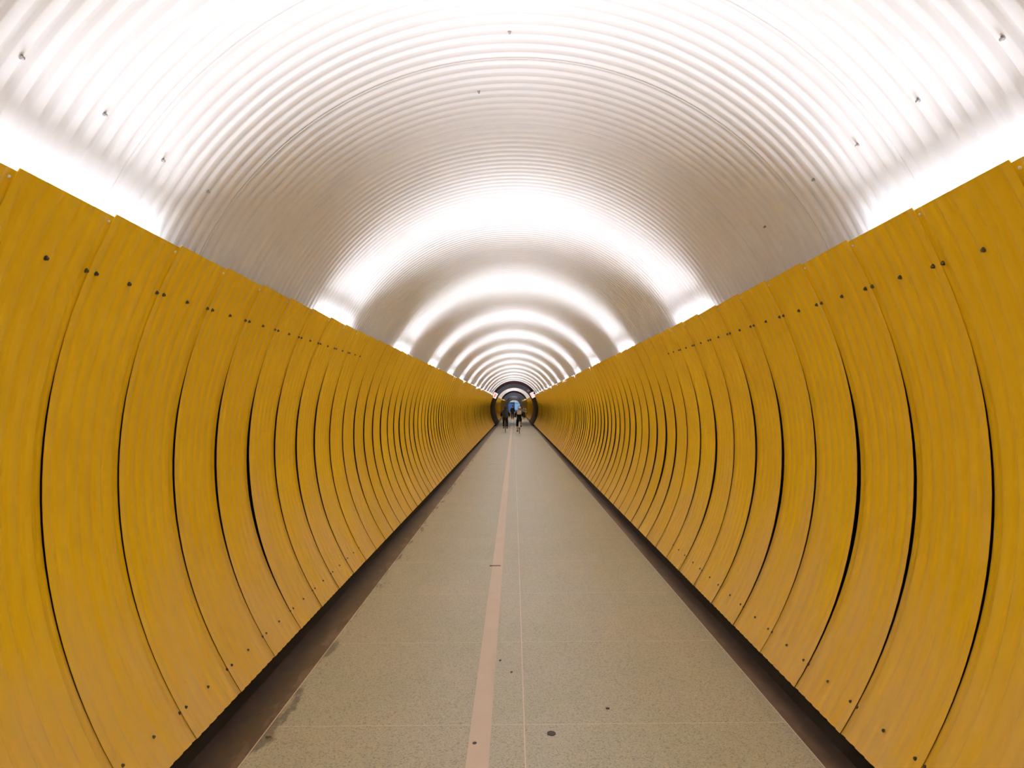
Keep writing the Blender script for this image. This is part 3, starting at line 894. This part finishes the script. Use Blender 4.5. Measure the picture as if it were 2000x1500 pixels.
o = obj('helmet_vents', vt.mesh('helmet_vents', True), M['rubber'], h_); o['label'] = 'black helmet vents'
ax = (P['chest'] - P['pelvis']).normalized(); bk = Vector((0, -ax.z, ax.y))
Rm = Matrix((Vector((1, 0, 0)), -bk, ax)).transposed().to_4x4()
pk = empty('backpack', (x, YR, 0)); prop(pk, 'beige backpack with dark base on the back of the right rider', 'backpack')
c0 = P['pelvis'].lerp(P['chest'], .74) + bk*.20
pb = MB()
def sq(v):
    n_ = lambda q: math.copysign(abs(q)**.55, q)
    return Vector((n_(v.x), n_(v.y), n_(v.z)))
pb.ball((0, 0, 0), (.155, .085, .175), 24, 16, sq)
obj('pack_body', pb.mesh('pack_body', True, Matrix.Translation(c0) @ Rm), M['pack'], pk)
pb = MB().ball((0, -.06, -.06), (.115, .05, .10), 16, 10, sq)
obj('front_pocket', pb.mesh('front_pocket', True, Matrix.Translation(c0) @ Rm), M['pack'], pk)
pb = MB().ball((0, .0, -.155), (.150, .082, .055), 20, 8, sq)
o = obj('pack_base', pb.mesh('pack_base', True, Matrix.Translation(c0) @ Rm), M['black'], pk); o['label'] = 'black backpack base'
for s in (-1, 1):
    sh_ = P['shl' if s < 0 else 'shr']
    loc_ = [c0 + Rm.to_3x3() @ Vector((s*.09, .04, .17)), P['chest'] + Vector((s*.10, -.02, .175)), P['chest'] + Vector((s*.11, .14, .08)), P['chest'] + Vector((s*.13, .12, -.08))]
    obj('strap', MB().tube(loc_, .014, 8).mesh('strap', True), M['rubber'], pk)

# walking person in the middle, seen from behind
def walker(k, hgt=1.66, step=.16, arm=.28):
    s_ = hgt/1.72
    J = {'pelvis': (0, 0, .93), 'chest': (0, .02, 1.26), 'neck': (0, .03, 1.47), 'head': (0, .05, 1.602),
         'shl': (-.175, .02, 1.38), 'shr': (.175, .02, 1.38), 'ell': (-.235, -.03, 1.12), 'elr': (.235, .0, 1.12),
         'wrl': (-.23, .10, .90), 'wrr': (.23, .03, .88), 'hipl': (-.09, 0, .88), 'hipr': (.09, 0, .88),
         'knl': (-.095, step*.7, .50), 'knr': (.095, 0, .48), 'anl': (-.09, step, .095), 'anr': (.09, -step*.6, .095)}
    return {a: tuple(q*s_ for q in v) for a, v in J.items()}
x, y = at_floor(1001.3, 819.4)
e, P = person('person', (x, y, 0), 'person in a long black coat walking in the middle towards the exit', walker(0, 1.70),
              {'jacket': M['black'], 'trousers': M['trouser'], 'w': 1.12, 'hem': .20})
obj('cap', MB().ball(P['head'] + Vector((0, -.01, .045)), (.095, .112, .095), 16, 10, dome).mesh('cap', True), M['black'], e)
x, y = at_floor(1023.2, 819.4)
e, P = person('person', (x, y, 0), 'person in a black, white and olive patterned jacket walking along the right side', walker(1, 1.70, -.12),
              {'jacket': M['camo'], 'trousers': M['trouser'], 'w': 1.05, 'hem': .06}, yaw=PI)
obj('hair', MB().ball(P['head'] + Vector((0, -.015, .03)), (.092, .108, .105), 16, 10, dome).mesh('hair', True), M['black'], e)

# ------------------------------------------------------------------ small litter on the floor
def blob(px, py, rx, ry, mat, name, label, cat, hgt=.004, group=None):
    x, y = floor_at(px, py)
    r = random.Random(int(px*7+py)); pts = []
    for k in range(14):
        a = 2*PI*k/14; q = 1 + .15*(r.random()-.5); pts.append((x + rx*q*math.cos(a), y + ry*q*math.sin(a)))
    o = slab(name, pts, 0, hgt, mat, label, cat)
    if group: o['group'] = group
    return o
gum = plain('trodden_gum', (.085, .06, .05), .6)
blob(1077, 1433, .026, .030, gum, 'gum_spot', 'largest dark gum spot, right of the pink line near the bottom edge', 'gum spot')
blob(927, 1452, .012, .016, gum, 'gum_spot', 'small dark gum spot on the pink line near the bottom edge', 'gum spot', .003)
blob(1187, 1384, .011, .012, gum, 'gum_spot', 'small dark gum spot at the right of the middle floor joint', 'gum spot')
blob(977, 1290, .008, .014, gum, 'gum_spot', 'upper of two dark spots just right of the pink line', 'gum spot')
blob(999, 1313, .009, .014, gum, 'gum_spot', 'lower of two dark spots just right of the pink line', 'gum spot')
x, y = floor_at(523, 1440)
bt = empty('cigarette_butt', (x, y, .005), (0, 0, math.radians(12))); prop(bt, 'brown cigarette butt lying by the left gutter', 'cigarette butt')
obj('filter', MB().tube([(0, 0, 0), (.018, 0, 0)], .004, 10).mesh('filter'), M['leaf'], bt)
obj('paper', MB().tube([(-.012, 0, 0), (0, 0, 0)], .004, 10).mesh('paper'), M['bolt'], bt)
x, y = floor_at(967, 1105.5)
prop(obj('dark_stick', MB().box((0, 0, .004), (.125, .018, .008)).mesh('dark_stick'), M['redbrown'], None, (x, y, .0)), 'thin dark brown stick lying across the pink line', 'stick')
x, y = floor_at(965, 905)
prop(obj('white_strip', MB().box((0, 0, .003), (.33, .10, .006)).mesh('white_strip'), M['paper'], None, (x, y, 0)), 'white strip lying left of the line, in the middle distance', 'paper')  # plain white strip flat on the floor
for px, py, lab in ((506, 1394, 'curled brown leaf in the left gutter'), (486, 1447, 'tiny pale leaf in the left gutter near the cigarette butt'), (652, 1110, 'small dry leaf far up the left gutter')):
    x, y = floor_at(px, py)
    b = MB(); V = []
    for i in range(7):
        t = i/6; hw = .006*math.sin(PI*min(1, t*1.02)) + .0008
        for s in (-1, 1): V.append((.030*(t-.5), s*hw, .004 + .005*math.sin(PI*t)))
    n_ = len(V); V += [(a, b2, c-.0012) for a, b2, c in V]
    F = [(2*i, 2*i+1, 2*i+3, 2*i+2) for i in range(6)] + [(n_+2*i, n_+2*i+2, n_+2*i+3, n_+2*i+1) for i in range(6)]
    prop(obj('dry_leaf', b.add(V, F).mesh('dry_leaf', True), M['leaf'], None, (x, y, -.002), (0, 0, .5)), lab, 'leaf')
